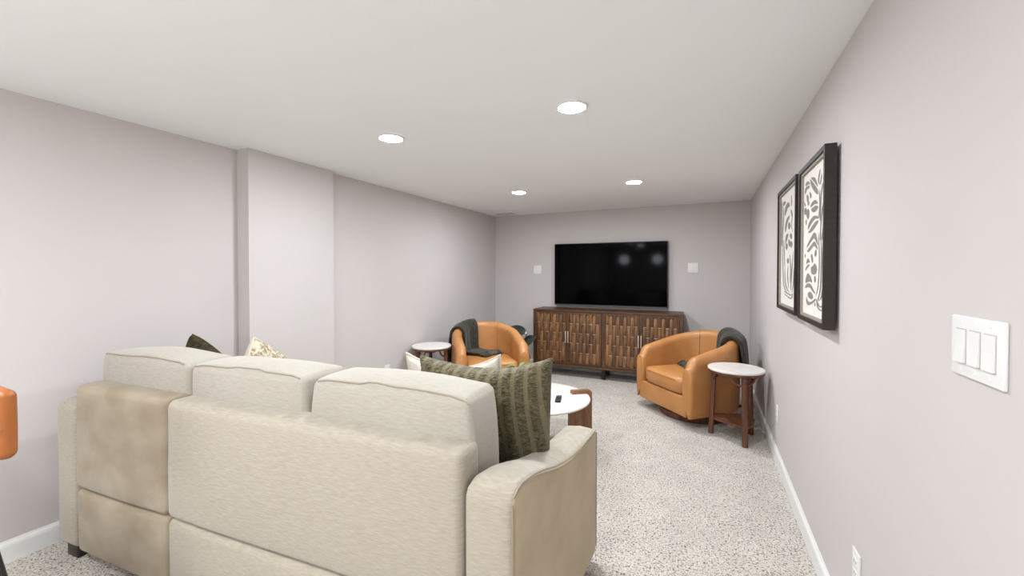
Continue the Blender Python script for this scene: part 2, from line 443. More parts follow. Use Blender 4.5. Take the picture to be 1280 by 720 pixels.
# back panels (upper and lower, recliner section on the left)
XB0, XBM, XB1 = -2.185, -1.518, -.158
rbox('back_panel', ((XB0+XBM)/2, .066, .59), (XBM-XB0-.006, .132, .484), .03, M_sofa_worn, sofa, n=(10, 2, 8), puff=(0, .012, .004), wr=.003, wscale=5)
rbox('back_panel', ((XBM+XB1)/2+.002, .066, .59), (XB1-XBM-.004, .132, .484), .03, M_sofa, sofa, n=(18, 2, 8), puff=(0, .010, .004), wr=.003, wscale=4)
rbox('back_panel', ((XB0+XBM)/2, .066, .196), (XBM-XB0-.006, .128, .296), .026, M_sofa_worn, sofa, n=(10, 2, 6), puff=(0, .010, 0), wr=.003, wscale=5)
rbox('back_panel', ((XBM+XB1)/2+.002, .066, .196), (XB1-XBM-.004, .128, .296), .026, M_sofa, sofa, n=(18, 2, 6), puff=(0, .010, 0), wr=.003, wscale=4)
# seat and back cushions
cx = [(-2.183, -1.525), (-1.52, -.852), (-.848, -.160)]
for i, (a, b) in enumerate(cx):
    bx_ = min(b, -.16)
    rbox('seat_cushion', ((a+bx_)/2, .51, .335), (bx_-a-.006, .74, .17), .045, M_sofa_cush, sofa, n=(8, 8, 3), puff=(0, 0, .012), wr=.004)
    bc = rbox('back_cushion', ((a+b)/2, .205, .71), (b-a-.004, .22, .50), .026, M_sofa_cush, sofa, n=(16, 6, 10), puff=(.008, .016, .03), wr=.009, wscale=5, seg=3, taper=.04, top_taper=(.02, .03, .07)[i])
    V_ = [v_.co for v_ in bc.data.vertices]; zt = .71+.25-.026
    # welt along the rear top edge and down the sides, following the cushion surface
    rear = sorted([p for p in V_ if abs(p.z-zt) < .035 and p.y < .125], key=lambda p: (round(p.x, 2), p.y-p.z))
    line = {}
    for p in rear:
        k_ = round((p.x-a)/.04)
        if k_ not in line or (p.z-p.y) > (line[k_].z-line[k_].y): line[k_] = p
    tube('welt', [(line[k_].x, line[k_].y-.001, line[k_].z+.001) for k_ in sorted(line)], .0035, M_sofa_seam, bc, seg=6)
for (x, y) in ((-2.25, .05), (-.08, .06), (-2.25, .82), (-.04, .82)):
    rbox('leg', (x, y, .032), (.09, .07, .064), .006, M_dark_leg, sofa)
rbox('leg', (-1.85, .09, .025), (.05, .05, .05), .006, M_dark_leg, sofa)
cp = rbox('control_panel', (-2.3455, .045, .665), (.012, .05, .05), .004, M_black, sofa); cp['label'] = 'small black control panel on the outside of the arm'

# ------------------------------------------------------------------ throw pillows
def pillow_data(w, h, t, n=24, conc=.05, wr=.006, seed=0, rib=None, dip=0, pw=.36, blunt=.22, narrow=0, squash=None):
    """two sheets welded at the rim; conc draws the sides in so that the corners stick out"""
    V = []; F = []; MI = []; idx = {}
    off = Vector((seed*3.1, seed*1.7, seed*.9))
    def add(i, j, s):
        rim = i in (0, n) or j in (0, n)
        key = (i, j, 0 if rim else s)
        if key in idx: return idx[key]
        u = -1+2*i/n; q = -1+2*j/n
        u2 = sin(u*pi/2)*.35+u*.65; q2 = sin(q*pi/2)*.35+q*.65
        x = w/2*u2*(1-conc*(1-q2*q2)); z = h/2*q2*(1-conc*(1-u2*u2))
        cr = sqrt(1-blunt*q2*q2/2), sqrt(1-blunt*u2*u2/2); x *= cr[0]; z *= cr[1]
        x *= 1-narrow*(1-q2)/2
        if dip and q2 > 0: z -= dip*q2*q2*(1-u2*u2)
        th = t/2*(max(0, (1-u2*u2)*(1-q2*q2)))**pw
        nv = noise.noise_vector(Vector((x*7, s*2, z*7))+off)
        y = s*(th+(rib(x, z)*min(1, th/(t*.15)) if rib else 0))+nv.y*wr*(0 if rim else 1)
        if squash: z = squash(x, z)
        idx[key] = len(V); V.append((x+nv.x*wr, y, z+nv.z*wr)); return idx[key]
    for s in (-1, 1):
        for i in range(n):
            for j in range(n):
                q = [add(i, j, s), add(i+1, j, s), add(i+1, j+1, s), add(i, j+1, s)]
                F.append(tuple(q if s < 0 else q[::-1])); MI.append(0 if s < 0 else 1)
    rim = [add(i, 0, 1) for i in range(n)]+[add(n, j, 1) for j in range(n)]+[add(i, n, 1) for i in range(n, 0, -1)]+[add(0, j, 1) for j in range(n, 0, -1)]
    return V, F, MI, [V[k] for k in rim]

def pillow(name, label, w, h, t, m, loc, rot, cord=None, m2=None, group='throw pillows on the sofa', **k):
    V, F, MI, rim = pillow_data(w, h, t, **k)
    root = thing(name, label, 'pillow', loc, 0, group); root.rotation_euler = rot
    o = mk('cover', V, F, [m, m2 or m], root, angle=180)
    for p, i in zip(o.data.polygons, MI): p.material_index = i
    if cord: tube('piping', rim, .0055, cord, root, seg=6, closed=True)
    return root
def S2W(x, y, z):      # sofa coordinates to the room
    return (-.475+x*cos(SA)-y*sin(SA), 1.017+x*sin(SA)+y*cos(SA), z)
def ribs(x, z):
    p = (x+.008*sin(z*9))/.052; q = p-math.floor(p)
    return .011*abs(sin(pi*q))**.7+(.006*noise.noise(Vector((x*60, 0, z*150))) if .15 < q < .85 else 0)
def arm_squash(x, z):      # the lower corner rides up on the sofa arm instead of sinking into it
    k = min(1, max(0, (x-.11)/.08)); k = k*k*(3-2*k); fl = -.32+.198*k
    return z if z > fl else fl+(z-fl)*(1-.92*k)
pillow('knit_pillow', 'large olive green ribbed knit pillow leaning against the right sofa arm', .645, .53, .17, M_knit,
       S2W(-.31, .515, .762), (radians(6), radians(-3), SA+radians(0)), n=120, conc=.10, wr=.007, seed=1, rib=ribs, dip=.05, blunt=.26, narrow=.17,
       squash=arm_squash)
pillow('cream_pillow', 'plain cream pillow with corded edge, half hidden behind the olive knit pillow', .54, .52, .15, M_cream,
       S2W(-.565, .71, .72), (radians(6), radians(-3), SA), cord=M_cord, n=30, conc=.10, seed=2, dip=.06)
pillow('velvet_pillow', 'dark olive textured pillow, tip showing above the leftmost back cushion', .42, .42, .15, M_fur,
       S2W(-2.09, .53, .735), (radians(6), radians(27), SA), n=30, conc=.06, seed=3)
pillow('patterned_pillow', 'cream pillow with gold leaf pattern, tip showing above the middle back cushion', .42, .42, .16, M_cream_pattern,
       S2W(-1.735, .60, .73), (radians(0), radians(30), radians(28+90)), cord=M_cord, m2=M_cream, n=30, conc=.05, seed=4)

# ------------------------------------------------------------------ barrel armchairs
CW, CF, CBK = .385, -.36, .39           # half width, front, back of the shell
TH = .105
def chair_path(s):
    """plan of the outer shell: straight arm, half ellipse round the back, straight arm; returns position and inward normal"""
    Ls = .34; a = CW; b = CBK-(CF+Ls); Le = pi*sqrt((a*a+b*b)/2); tot = 2*Ls+Le; d = s*tot
    y0 = CF+Ls
    if d <= Ls: return Vector((-CW, CF+d)), Vector((1, 0))
    if d >= tot-Ls: return Vector((CW, CF+(tot-d))), Vector((-1, 0))
    w = pi-(d-Ls)/Le*pi
    p = Vector((a*cos(w), y0+b*sin(w))); n = Vector((-cos(w)/a, -sin(w)/b)).normalized()
    return p, n
def chair_top(s):
    k = abs(s-.5)*2                       # 0 at the back, 1 at the arm ends
    h = .77-.165*(max(0, (k-.18)/.82))**1.25
    if k > .93: h -= .075*(1-sqrt(max(0, 1-((k-.93)/.07)**2)))
    return h
def section(s, off=0):
    """profile points (inward distance, z) from the inner foot, over the top, down to the outer foot"""
    h = chair_top(s)+off; r = TH/2+off; c = TH/2
    pts = [(TH+.004+off, .26), (TH+.006+off, .38), (TH+.004+off, .5 if h > .6 else .45), (TH+off, h-r*1.15)]
    pts += [(c+r*cos(w)*1.0, h-r+r*sin(w)) for w in (radians(20), radians(50), radians(80), radians(100), radians(130), radians(160))]
    pts += [(-off, h-r*1.2), (-.006-off, .46), (-.006-off, .34), (-.002-off, .2), (.010-off, .10)]
    return pts
def shell_point(s, q):
    p, n = chair_path(s); P = p+n*q[0]; return (P.x, P.y, q[1])
def make_chair(loc, rz, label):
    t = thing('barrel_armchair', label, 'armchair', loc, rz, 'tan leather swivel armchairs')
    V = []; F = []; NS = 72; ns = None
    stations = [(i/NS, 1.0, 0.0) for i in range(NS+1)]
    cap = [(radians(w)) for w in (35, 65, 90)]
    def add(s, shrink, fwd):
        nonlocal ns
        p, n = chair_path(s); sec = section(s); ns = len(sec)
        zb = sec[-1][1]
        for (o_, z) in sec:
            oo = TH/2+(o_-TH/2)*shrink
            zz = z if z < .3 else z-(1-shrink)*.03
            P = p+n*oo; V.append((P.x, P.y-fwd, zz))
    for w in reversed(cap): add(0, 1-.30*(1-cos(w)), .024*sin(w))
    for (s, a, b) in stations: add(s, a, b)
    for w in cap: add(1, 1-.30*(1-cos(w)), .024*sin(w))
    n_st = len(stations)+2*len(cap)
    for i in range(n_st-1):
        for k in range(ns-1): F.append((i*ns+k, i*ns+k+1, (i+1)*ns+k+1, (i+1)*ns+k))
        F.append((i*ns+ns-1, i*ns, (i+1)*ns, (i+1)*ns+ns-1))
    F.append(tuple(range(ns))); F.append(tuple((n_st-1)*ns+k for k in range(ns)))
    sh = mk('shell', V, F, M_leather, t, angle=60)
    # stitched seams of the inner back panel and along the arm fronts
    for s in (.36, .64):
        tube('seam', [shell_point(s, (q[0]+.0006, q[1])) for q in section(s)[0:9]], .0022, M_leather_seam, sh, seg=5)
    # front apron under the seat
    rbox('front_apron', (0, CF+.007, .186), (2*CW-2*TH+.10, .06, .172), .010, M_leather, t)
    box('underside', (0, .02, .112), (.52, .60, .02), M_black, t)
    # seat cushion, D-shaped
    ring = []
    ins = TH+.012
    for i in range(49):
        p, n = chair_path(i/48); q = p+n*ins; ring.append((q.x, max(q.y, CF-.012)))
    x0 = CW-ins
    front = [(x0-2*x0*i/8, CF-.020-.012*sin(pi*i/8)) for i in range(0, 9)]
    poly = ring+front[1:-1]
    cxp = Vector((0, .0)); V = []; F = []; n = len(poly)
    lev = [(.275, .03), (.285, .012), (.305, .0), (.385, 0), (.405, .008), (.417, .022), (.424, .045), (.430, .12), (.433, .22)]
    for (z, i_) in lev:
        for (x, y) in poly:
            d = Vector((x, y))-cxp; l = d.length; k = max(0, (l-i_)/l); V.append((x*k, y*k, z))
    for a in range(len(lev)-1):
        for k in range(n): F.append((a*n+k, a*n+(k+1) % n, (a+1)*n+(k+1) % n, (a+1)*n+k))
    F.append(tuple(range(n))); F.append(tuple((len(lev)-1)*n+k for k in range(n)))
    cu = mk('seat_cushion', V, F, M_leather, t, angle=180)
    tube('seam', [(poly[k][0]*1.001, poly[k][1]*1.002-.0005, .398) for k in range(49, n)], .002, M_leather_seam, cu, seg=5)
    # swivel plinth
    lathe('swivel_base', [(0, 0), (.31, 0), (.315, .006), (.315, .054), (.308, .06), (.1, .062), (.1, .105), (0, .105)], M_acacia, t)
    return t
def throw(name, label, chair_loc, rz, s0, s1, out_z, seat_len, fringe_seat, seed, bulk=.014, shear=0, thick=.016):
    """blanket following the chair shell: over the seat, up the inside, over the top, down the outside"""
    t = thing(name, label, 'blanket', chair_loc, rz, 'dark throws on the armchairs')
    NS_, rows = 22, []
    for i in range(NS_+1):
        a = i/NS_; s = s0+(s1-s0)*a
        sec = section(s, bulk)
        row = []
        for k in range(5): row.append((TH+.03+seat_len*(1-k/5), .447))
        row.append((TH+.026, .455))
        row += [q for q in sec if q[1] > .47 or q[0] > TH*.9][2:]
        out = [q for q in row]
        zz = chair_top(s)-.12; oz = out_z+.02*sin(a*5+seed)
        out = [q for q in out if not (q[0] < 0 and q[1] < .5)]
        for k in range(1, 7): out.append((-.010-bulk-(.006+bulk*.6)*k/6, zz+(oz-zz)*k/6))
        rows.append((s, out))
    m_ = min(len(r[1]) for r in rows)
    V = []; F = []
    for i, (s, out) in enumerate(rows):
        for j in range(m_):
            p, n = chair_path(s-shear*max(0, 1-j/8))
            q = out[j]; P = p+n*min(q[0], TH+.03)
            if q[0] > TH+.03: P = P+chair_path((s0+s1)/2-shear)[1]*(q[0]-TH-.03)     # lies flat and straight on the seat
            nz = noise.noise(Vector((i*.35, j*.3, seed)))*.008
            rip = .003*sin(i*.55+seed+j*.15)
            f_ = (nz+rip)
            V.append((P.x-n.x*f_*(1 if q[0] < TH/2 else -1), P.y-n.y*f_*(1 if q[0] < TH/2 else -1), q[1]+abs(nz)*.8))
    for i in range(NS_):
        for j in range(m_-1): F.append((i*m_+j, (i+1)*m_+j, (i+1)*m_+j+1, i*m_+j+1))
    o = mk('cloth', V, F, M_throw, t, angle=180)
    md = o.modifiers.new('thickness', 'SOLIDIFY'); md.thickness = thick; md.offset = 1
    sb = o.modifiers.new('soft', 'SUBSURF'); sb.levels = 1; sb.render_levels = 1
    rnd = random.Random(seed)
    ends = [V[i*m_] for i in range(NS_+1)] if fringe_seat else []
    for i in range(0, NS_+1):
        if not ends: break
        e = Vector(ends[i]); s = rows[i][0]-shear; n = chair_path((s0+s1)/2-shear)[1]; d = Vector((n.x, n.y, 0))
        for k in range(3):
            L_ = .065+rnd.random()*.035; sd = Vector((-d.y, d.x, 0))*(rnd.random()-.5)*.05
            pts = [e-d*.012, e+d*L_*.5+sd*.5+Vector((0, 0, .012+rnd.random()*.014)), e+d*L_+sd+Vector((0, 0, -.003))]
            tube('tassel', pts, [.010, .015, .009], M_throw if (i+k) % 3 else M_tassel, t, seg=6)
    return t
LCH = (-2.215, 4.06, 0); LRZ = radians(40)
RCH = (-.095, 4.345, 0); RRZ = radians(-47)
make_chair(LCH, LRZ, 'tan leather barrel armchair by the left wall, dark throw over its left side')
make_chair(RCH, RRZ, 'tan leather barrel armchair by the right wall, dark throw over its back corner')
throw('throw_blanket', 'dark charcoal fringed throw draped over the left armchair onto its seat', LCH, LRZ, .24, .45, .34, .24, True, 3, .018, -.03, .02)
throw('throw_blanket', 'dark olive throw draped over the back corner of the right armchair', RCH, RRZ, .54, .73, .34, .26, True, 5, .026, .05, .03)

# ------------------------------------------------------------------ round side tables
def side_table(loc, rz, label):
    t = thing('side_table', label, 'side table', loc, rz, 'round side tables')
    lathe('marble_top', [(0, .558), (.204, .558), (.208, .562), (.208, .573), (.204, .577), (0, .577)], M_marble, t, seg=64)
    lathe('apron', [(0, .538), (.196, .538), (.206, .543), (.206, .5578), (0, .5578)], M_acacia, t, seg=64)
    for k in range(3):
        w = radians(90+120*k); d = Vector((cos(w), sin(w), 0)); sd = Vector((-d.y, d.x, 0))
        V = []; F = []
        for (z, r, hw) in ((0, .184, .018), (.12, .178, .0185), (.3, .170, .018), (.496, .165, .0185), (.541, .165, .020)):
            for (a, b) in ((-1, -.7), (-.7, -1), (.7, -1), (1, -.7), (1, .7), (.7, 1), (-.7, 1), (-1, .7)): V.append(d*r+d*a*hw+sd*b*hw+Vector((0, 0, z)))
        for i in range(4):
            for j in range(8): F.append((i*8+j, i*8+(j+1) % 8, (i+1)*8+(j+1) % 8, (i+1)*8+j))
        F += [tuple(range(8)), tuple(range(32, 40))]
        mk('leg', V, F, M_acacia, t, angle=50)
        for sg in (-1, 1):     # curved braces springing from the leg top to the apron
            c0 = d*.163+Vector((0, 0, .466))
            pts = []
            for i in range(9):
                q = i/8*pi/2
                pts.append(c0+sd*sg*(.01+.080*sin(q))+d*(-.025*sin(q))+Vector((0, 0, .072*(1-cos(q))+.002)))
            tube('brace', pts, .0085, M_acacia, t, seg=8)
    # shelf: rounded triangle between the legs
    poly = []
    for i in range(60):
        w = 2*pi*i/60; r = .150+.022*cos(3*(w-radians(90)))
        poly.append((r*cos(w), r*sin(w)))
    prism('shelf', poly, .024, M_acacia, t, at=.135, bev=.005)
    return t
side_table((.226, 3.825, 0), radians(78), 'round white-topped wooden side table beside the right armchair')
side_table((-2.655, 3.64, 0), radians(40), 'round white-topped wooden side table by the left wall, beside the left armchair')

# ------------------------------------------------------------------ coffee table
ct = thing('coffee_table', 'low round white coffee table held in slotted wooden legs', 'coffee table', (-1.18, 2.965, 0), 0)
lathe('tabletop', [(0, .378), (.398, .378), (.407, .384), (.410, .391), (.407, .398), (.400, .401), (0, .401)], M_lac, ct, seg=96)
leg_poly = [(.262, 0), (.446, 0), (.446, .409), (.437, .423), (.425, .426), (.285, .426), (.281, .422), (.281, .4015), (.411, .4015), (.411, .3775), (.262, .3775)]
for k in range(3):
    prism('leg', leg_poly, .05, M_oak, ct, plane='xz', at=-.025, bev=.003, rot=(0, 0, radians(36+120*k)))
rm = thing('remote_control', 'small black remote control lying on the white coffee table', 'remote', (-.99, 2.93, .4015), radians(14))
rbox('remote_body', (0, 0, .0095), (.042, .13, .019), .006, M_black, rm)
for i in range(5):
    for j in (-1, 1): rbox('button', (j*.009, -.045+i*.02, .0198), (.009, .008, .003), .001, M_groove if i == 4 else M_bezel, rm)
# small plant on the coffee table
def leaf_data(L_, W_, curl, fold, nseg=6):
    V = []; F = []
    for i in range(nseg+1):
        a = i/nseg; w = W_/2*sin(pi*min(1, a*.93+.05))**.8; y = L_*a; z = -curl*a*a
        V += [(-w, y, z+fold*w), (0, y, z), (w, y, z+fold*w)]
    for i in range(nseg):
        for k in range(2): F.append((i*3+k, i*3+k+1, (i+1)*3+k+1, (i+1)*3+k))
    return V, F
pl = thing('potted_fern', 'small light green leafy plant on the coffee table, tips above the knit pillow', 'plant', (-1.37, 3.03, .4015), 0)
lathe('pot', [(0, 0), (.045, 0), (.055, .01), (.062, .085), (.058, .088), (.052, .08), (0, .078)], M_pot_white, pl, seg=32)
v, f = leaf_data(.095, .030, .05, .5)
lf = None
for i in range(34):
    w = random.random()*2*pi; el = random.uniform(.2, 1.1); L0 = random.uniform(.03, .105)
    base = Vector((cos(w)*.02, sin(w)*.02, .075+L0)); rot = (el, 0, w-pi/2)
    if lf is None:
        lf = mk('leaf', v, f, M_fern, pl, loc=base, rot=rot); sm = lf.modifiers.new('t', 'SOLIDIFY'); sm.thickness = .0012
    else: share(lf, pl, base, rot, [random.uniform(.8, 1.25)]*3)
    tube('stem', [(0, 0, .07), base*.6+Vector((0, 0, .03)), base], .0015, M_fern, pl, seg=5)

# ------------------------------------------------------------------ rubber plant behind the left armchair
rp = thing('rubber_plant', 'dark glossy large-leafed plant between the left armchair and the console', 'plant', (-2.30, 5.08, 0), 0)
lathe('pot', [(0, 0), (.095, 0), (.10, .01), (.125, .22), (.122, .226), (.112, .222), (.108, .19), (0, .188)], M_pot, rp, seg=40)
lathe('soil', [(0, .192), (.107, .190)], M_soil, rp)
tube('stem', [(0, 0, .19), (.01, .01, .35), (-.01, 0, .5), (.0, -.02, .62)], [.012, .010, .008, .006], M_stem, rp)
tube('stem', [(.03, 0, .19), (.07, -.02, .30), (.13, -.06, .43), (.175, -.09, .545)], [.010, .008, .006, .004], M_stem, rp)
v, f = leaf_data(.27, .15, .05, .15, 10)
lf = None
# base, direction of the leaf, way its upper face looks, size
for (bs, dr, up, sc) in (((.175, -.09, .545), (-.85, .0, .36), (.25, -.75, .6), 1.0), ((.15, -.12, .40), (.75, 0, .6), (.1, -.9, .5), .62), ((.10, -.06, .42), (.75, -.2, .45), (-.2, -.8, .55), .85),
                         ((.08, -.05, .38), (-.5, -.5, .15), (0, -.5, .85), .8), ((.09, -.05, .36), (.5, -.5, -.35), (.4, -.6, .6), .8), ((.0, 0, .46), (-.7, .5, .2), (0, -.2, 1), .9),
                         ((.0, 0, .5), (.1, .9, .2), (0, -.2, 1), .9), ((.06, -.03, .30), (.7, -.3, -.2), (.2, -.5, .8), .7), ((.0, 0, .34), (-.7, -.4, -.1), (-.2, -.4, .8), .85)):
    Y_ = Vector(dr).normalized(); Z_ = Vector(up); Z_ = (Z_-Y_*Z_.dot(Y_)).normalized(); X_ = Y_.cross(Z_)
    rot = Matrix((X_, Y_, Z_)).transposed().to_euler()
    if lf is None:
        lf = mk('leaf', v, f, M_leaf, rp, loc=bs, rot=rot); sm = lf.modifiers.new('t', 'SOLIDIFY'); sm.thickness = .003
        sb = lf.modifiers.new('s', 'SUBSURF'); sb.levels = 1; sb.render_levels = 1
    else: share(lf, rp, bs, rot, (sc, sc, sc))

# ------------------------------------------------------------------ media console
X0, X1, YC0, YC1, ZC0, ZC1 = -2.088, -.243, 5.13, 5.52, .140, .872
mc = thing('media_console', 'long walnut media console with four woven-slat doors under the television', 'console', (0, 0, 0), 0)
box('top_board', ((X0+X1)/2, (YC0+YC1)/2, ZC1-.012), (X1-X0, YC1-YC0, .024), M_woodh, mc)
box('bottom_board', ((X0+X1)/2, (YC0+YC1)/2, ZC0+.015), (X1-X0, YC1-YC0, .03), M_woodh, mc)
for x in (X0+.0125, X1-.0125): box('side_panel', (x, (YC0+YC1)/2, (ZC0+ZC1)/2+.003), (.025, YC1-YC0, ZC1-ZC0-.054), M_wood, mc)
box('back_board', ((X0+X1)/2, YC1-.006, (ZC0+ZC1)/2+.003), (X1-X0-.05, .012, ZC1-ZC0-.054), M_wood, mc)
box('centre_post', ((X0+X1)/2, (YC0+YC1)/2, (ZC0+ZC1)/2+.003), (.022, YC1-YC0-.03, ZC1-ZC0-.054), M_wood, mc)
for x in (X0+.09, (X0+X1)/2, X1-.09):
    for y in (YC0+.09, YC1-.05): box('foot', (x, y, ZC0/2), (.045, .045, ZC0), M_black, mc)
dz0, dz1 = ZC0+.034, ZC1-.028
dw = (X1-X0-.05-.022)/4
NCOL = 9; NROW = 5
slat_mesh = None; rod_src = None
for di in range(4):
    dx0 = X0+.025+di*dw+(.022 if di > 1 else 0)+.002; dx1 = dx0+dw-.004
    cxd = (dx0+dx1)/2; zc = (dz0+dz1)/2
    door = box('door', (cxd, YC0+.026, zc), (dx1-dx0, .012, dz1-dz0), M_wood, mc)
    fr = .024
    for (c, d, m_) in (((dx0+fr/2, YC0+.012, zc), (fr, .024, dz1-dz0), M_wood), ((dx1-fr/2, YC0+.012, zc), (fr, .024, dz1-dz0), M_wood),
                       ((cxd, YC0+.012, dz0+fr/2), (dx1-dx0-2*fr, .024, fr), M_woodh), ((cxd, YC0+.012, dz1-fr/2), (dx1-dx0-2*fr, .024, fr), M_woodh)):
        box('door_frame', c, d, m_, door)
    px0, px1, pz0, pz1 = dx0+fr, dx1-fr, dz0+fr, dz1-fr
    cw = (px1-px0)/NCOL; rh = (pz1-pz0)/NROW
    if rod_src is None:
        V, F = tube_data([(-(px1-px0)/2, 0, 0), ((px1-px0)/2, 0, 0)], .0032, 6)
        rod_src = mk('rod', V, F, M_rod, door, loc=(cxd, YC0+.012, pz0+rh)); first = True
        # bowed slat two rows tall: behind a rod at each end, over the rod in the middle
        V = []; F = []; ns_ = 8; hw = cw/2-.0012
        for i in range(ns_+1):
            a = i/ns_; z = (a-.5)*2*rh*.985; y = .0075-.0150*sin(pi*a)
            for (x, yy) in ((-hw, y+.001), (-hw*.5, y-.002), (hw*.5, y-.002), (hw, y+.001), (hw, y+.006), (-hw, y+.006)): V.append((x, yy, z))
        for i in range(ns_):
            for k in range(6): F.append((i*6+k, i*6+(k+1) % 6, (i+1)*6+(k+1) % 6, (i+1)*6+k))
        F += [tuple(range(6)), tuple(range(ns_*6, ns_*6+6))]
        slat_full = mk('slat', V, F, M_slat, door, angle=50); slat_used = False
        # short end slat: half of the bow
        V2 = []; F2 = []
        for i in range(5):
            a = .5+i/8; z = (i/4)*rh*.985; y = .0075-.0150*sin(pi*a)
            for (x, yy) in ((-hw, y+.001), (-hw*.5, y-.002), (hw*.5, y-.002), (hw, y+.001), (hw, y+.006), (-hw, y+.006)): V2.append((x, yy, z))
        for i in range(4):
            for k in range(6): F2.append((i*6+k, i*6+(k+1) % 6, (i+1)*6+(k+1) % 6, (i+1)*6+k))
        F2 += [tuple(range(6)), tuple(range(24, 30))]
        slat_half = mk('slat', V2, F2, M_slat, door, angle=50); half_used = False
    for r_ in range(1, NROW):
        if di == 0 and r_ == 1: continue
        share(rod_src, door, (cxd, YC0+.012, pz0+rh*r_))
    for c_ in range(NCOL):
        x = px0+cw*(c_+.5)
        even = c_ % 2 == 0       # even columns pass over rods 1 and 3, odd ones over rods 2 and 4
        for k in range(2):
            loc = (x, YC0+.010, pz0+rh*((1 if even else 2)+2*k))
            if not slat_used: slat_full.location = loc; slat_used = True
            else: share(slat_full, door, loc)
        loc, rt = ((x, YC0+.010, pz1), (0, pi, 0)) if even else ((x, YC0+.010, pz0), (0, 0, 0))
        if not half_used: slat_half.location = loc; slat_half.rotation_euler = rt; half_used = True
        else: share(slat_half, door, loc, rt)
    hx = dx1-.014 if di in (0, 2) else dx0+.014
    h_ = rbox('handle', (hx, YC0-.012, zc+.015), (.014, .012, .15), .004, M_handle, door)

# ------------------------------------------------------------------ television
tv = thing('television', 'large black flat-screen television mounted on the end wall above the console', 'television', (-1.172, 5.49, .905), 0)
TW, THH = 1.487, .846
rbox('housing', (0, .022, THH/2), (TW, .044, THH), .004, M_bezel, tv)
box('screen', (0, -.0012, THH/2+.006), (TW-.016, .002, THH-.028), M_screen, tv)
box('lower_strip', (0, -.0015, .005), (TW-.004, .004, .009), M_chin, tv)
box('logo_tab', (0, -.003, .001), (.05, .006, .008), M_chin, tv)
box('wall_mount', (0, .062, THH/2), (.45, .036, .42), M_black, tv)

# ------------------------------------------------------------------ wall plates
def plate_y(name, label, xc, zc, s, group):
    t = thing(name, label, 'wall plate', (xc, YB, zc), 0, group)
    rbox('plate', (0, -.004, 0), (s, .008, s), .003, M_plate, t)
    rbox('insert', (0, -.0085, 0), (s*.62, .003, s*.62), .001, M_trim, t)
    for z in (-.042, .042): lathe('screw', [(0, .0012), (.0035, .0008), (.004, 0)], M_groove, t, seg=12, loc=(0, -.008, z), rot=(pi/2, 0, 0))
plate_y('wall_plate', 'square white blank wall plate left of the television', -2.20, 1.397, .118, 'square plates beside the television')
plate_y('wall_plate', 'square white blank wall plate right of the television', -.142, 1.412, .120, 'square plates beside the television')

sw = thing('light_switch', 'white three-rocker light switch plate on the right wall', 'light switch', (XR, 1.081, 1.205), 0)
rbox('plate', (-.0035, 0, 0), (.007, .168, .119), .0025, M_plate, sw)
for k in (-1, 0, 1):
    box('rocker_surround', (-.0072, k*.0465, 0), (.0012, .036, .069), M_groove, sw)
    rk = prism('rocker', [(-.033, -.0085), (-.033, -.0125), (.0, -.0100), (.033, -.0075)][:0] or [(-.0072, -.0325), (-.0125, -.0325), (-.0092, 0), (-.0085, .0325), (-.0072, .0325)], .0325, M_plate, sw, plane='xz', at=k*.0465-.01625)
    for z in (-.048, .048): lathe('screw', [(0, .0012), (.003, .0008), (.0035, 0)], M_trim, sw, seg=12, loc=(-.007, k*.0465, z), rot=(0, -pi/2, 0))

def outlet(label, loc, nx):
    t = thing('wall_outlet', label, 'outlet', loc, 0, 'wall outlets')
    rbox('plate', (nx*.003, 0, 0), (.006, .072, .118), .0025, M_plate, t)
    for z in (-.02, .02):
        r_ = rbox('receptacle', (nx*.0065, 0, z), (.003, .034, .028), .001, M_trim, t)
        for y in (-.007, .007): box('slot', (nx*.0082, y, z+.003), (.0006, .002, .009), M_slot, r_)
outlet('white outlet low on the right wall, nearest the viewer at the bottom edge', (XR, 1.745, .352), -1)
outlet('white outlet low on the right wall beyond the side table legs', (XR, 3.455, .345), -1)
outlet('white outlet low on the left wall, just above the sofa back cushions', (XLF, 3.21, .37), 1)

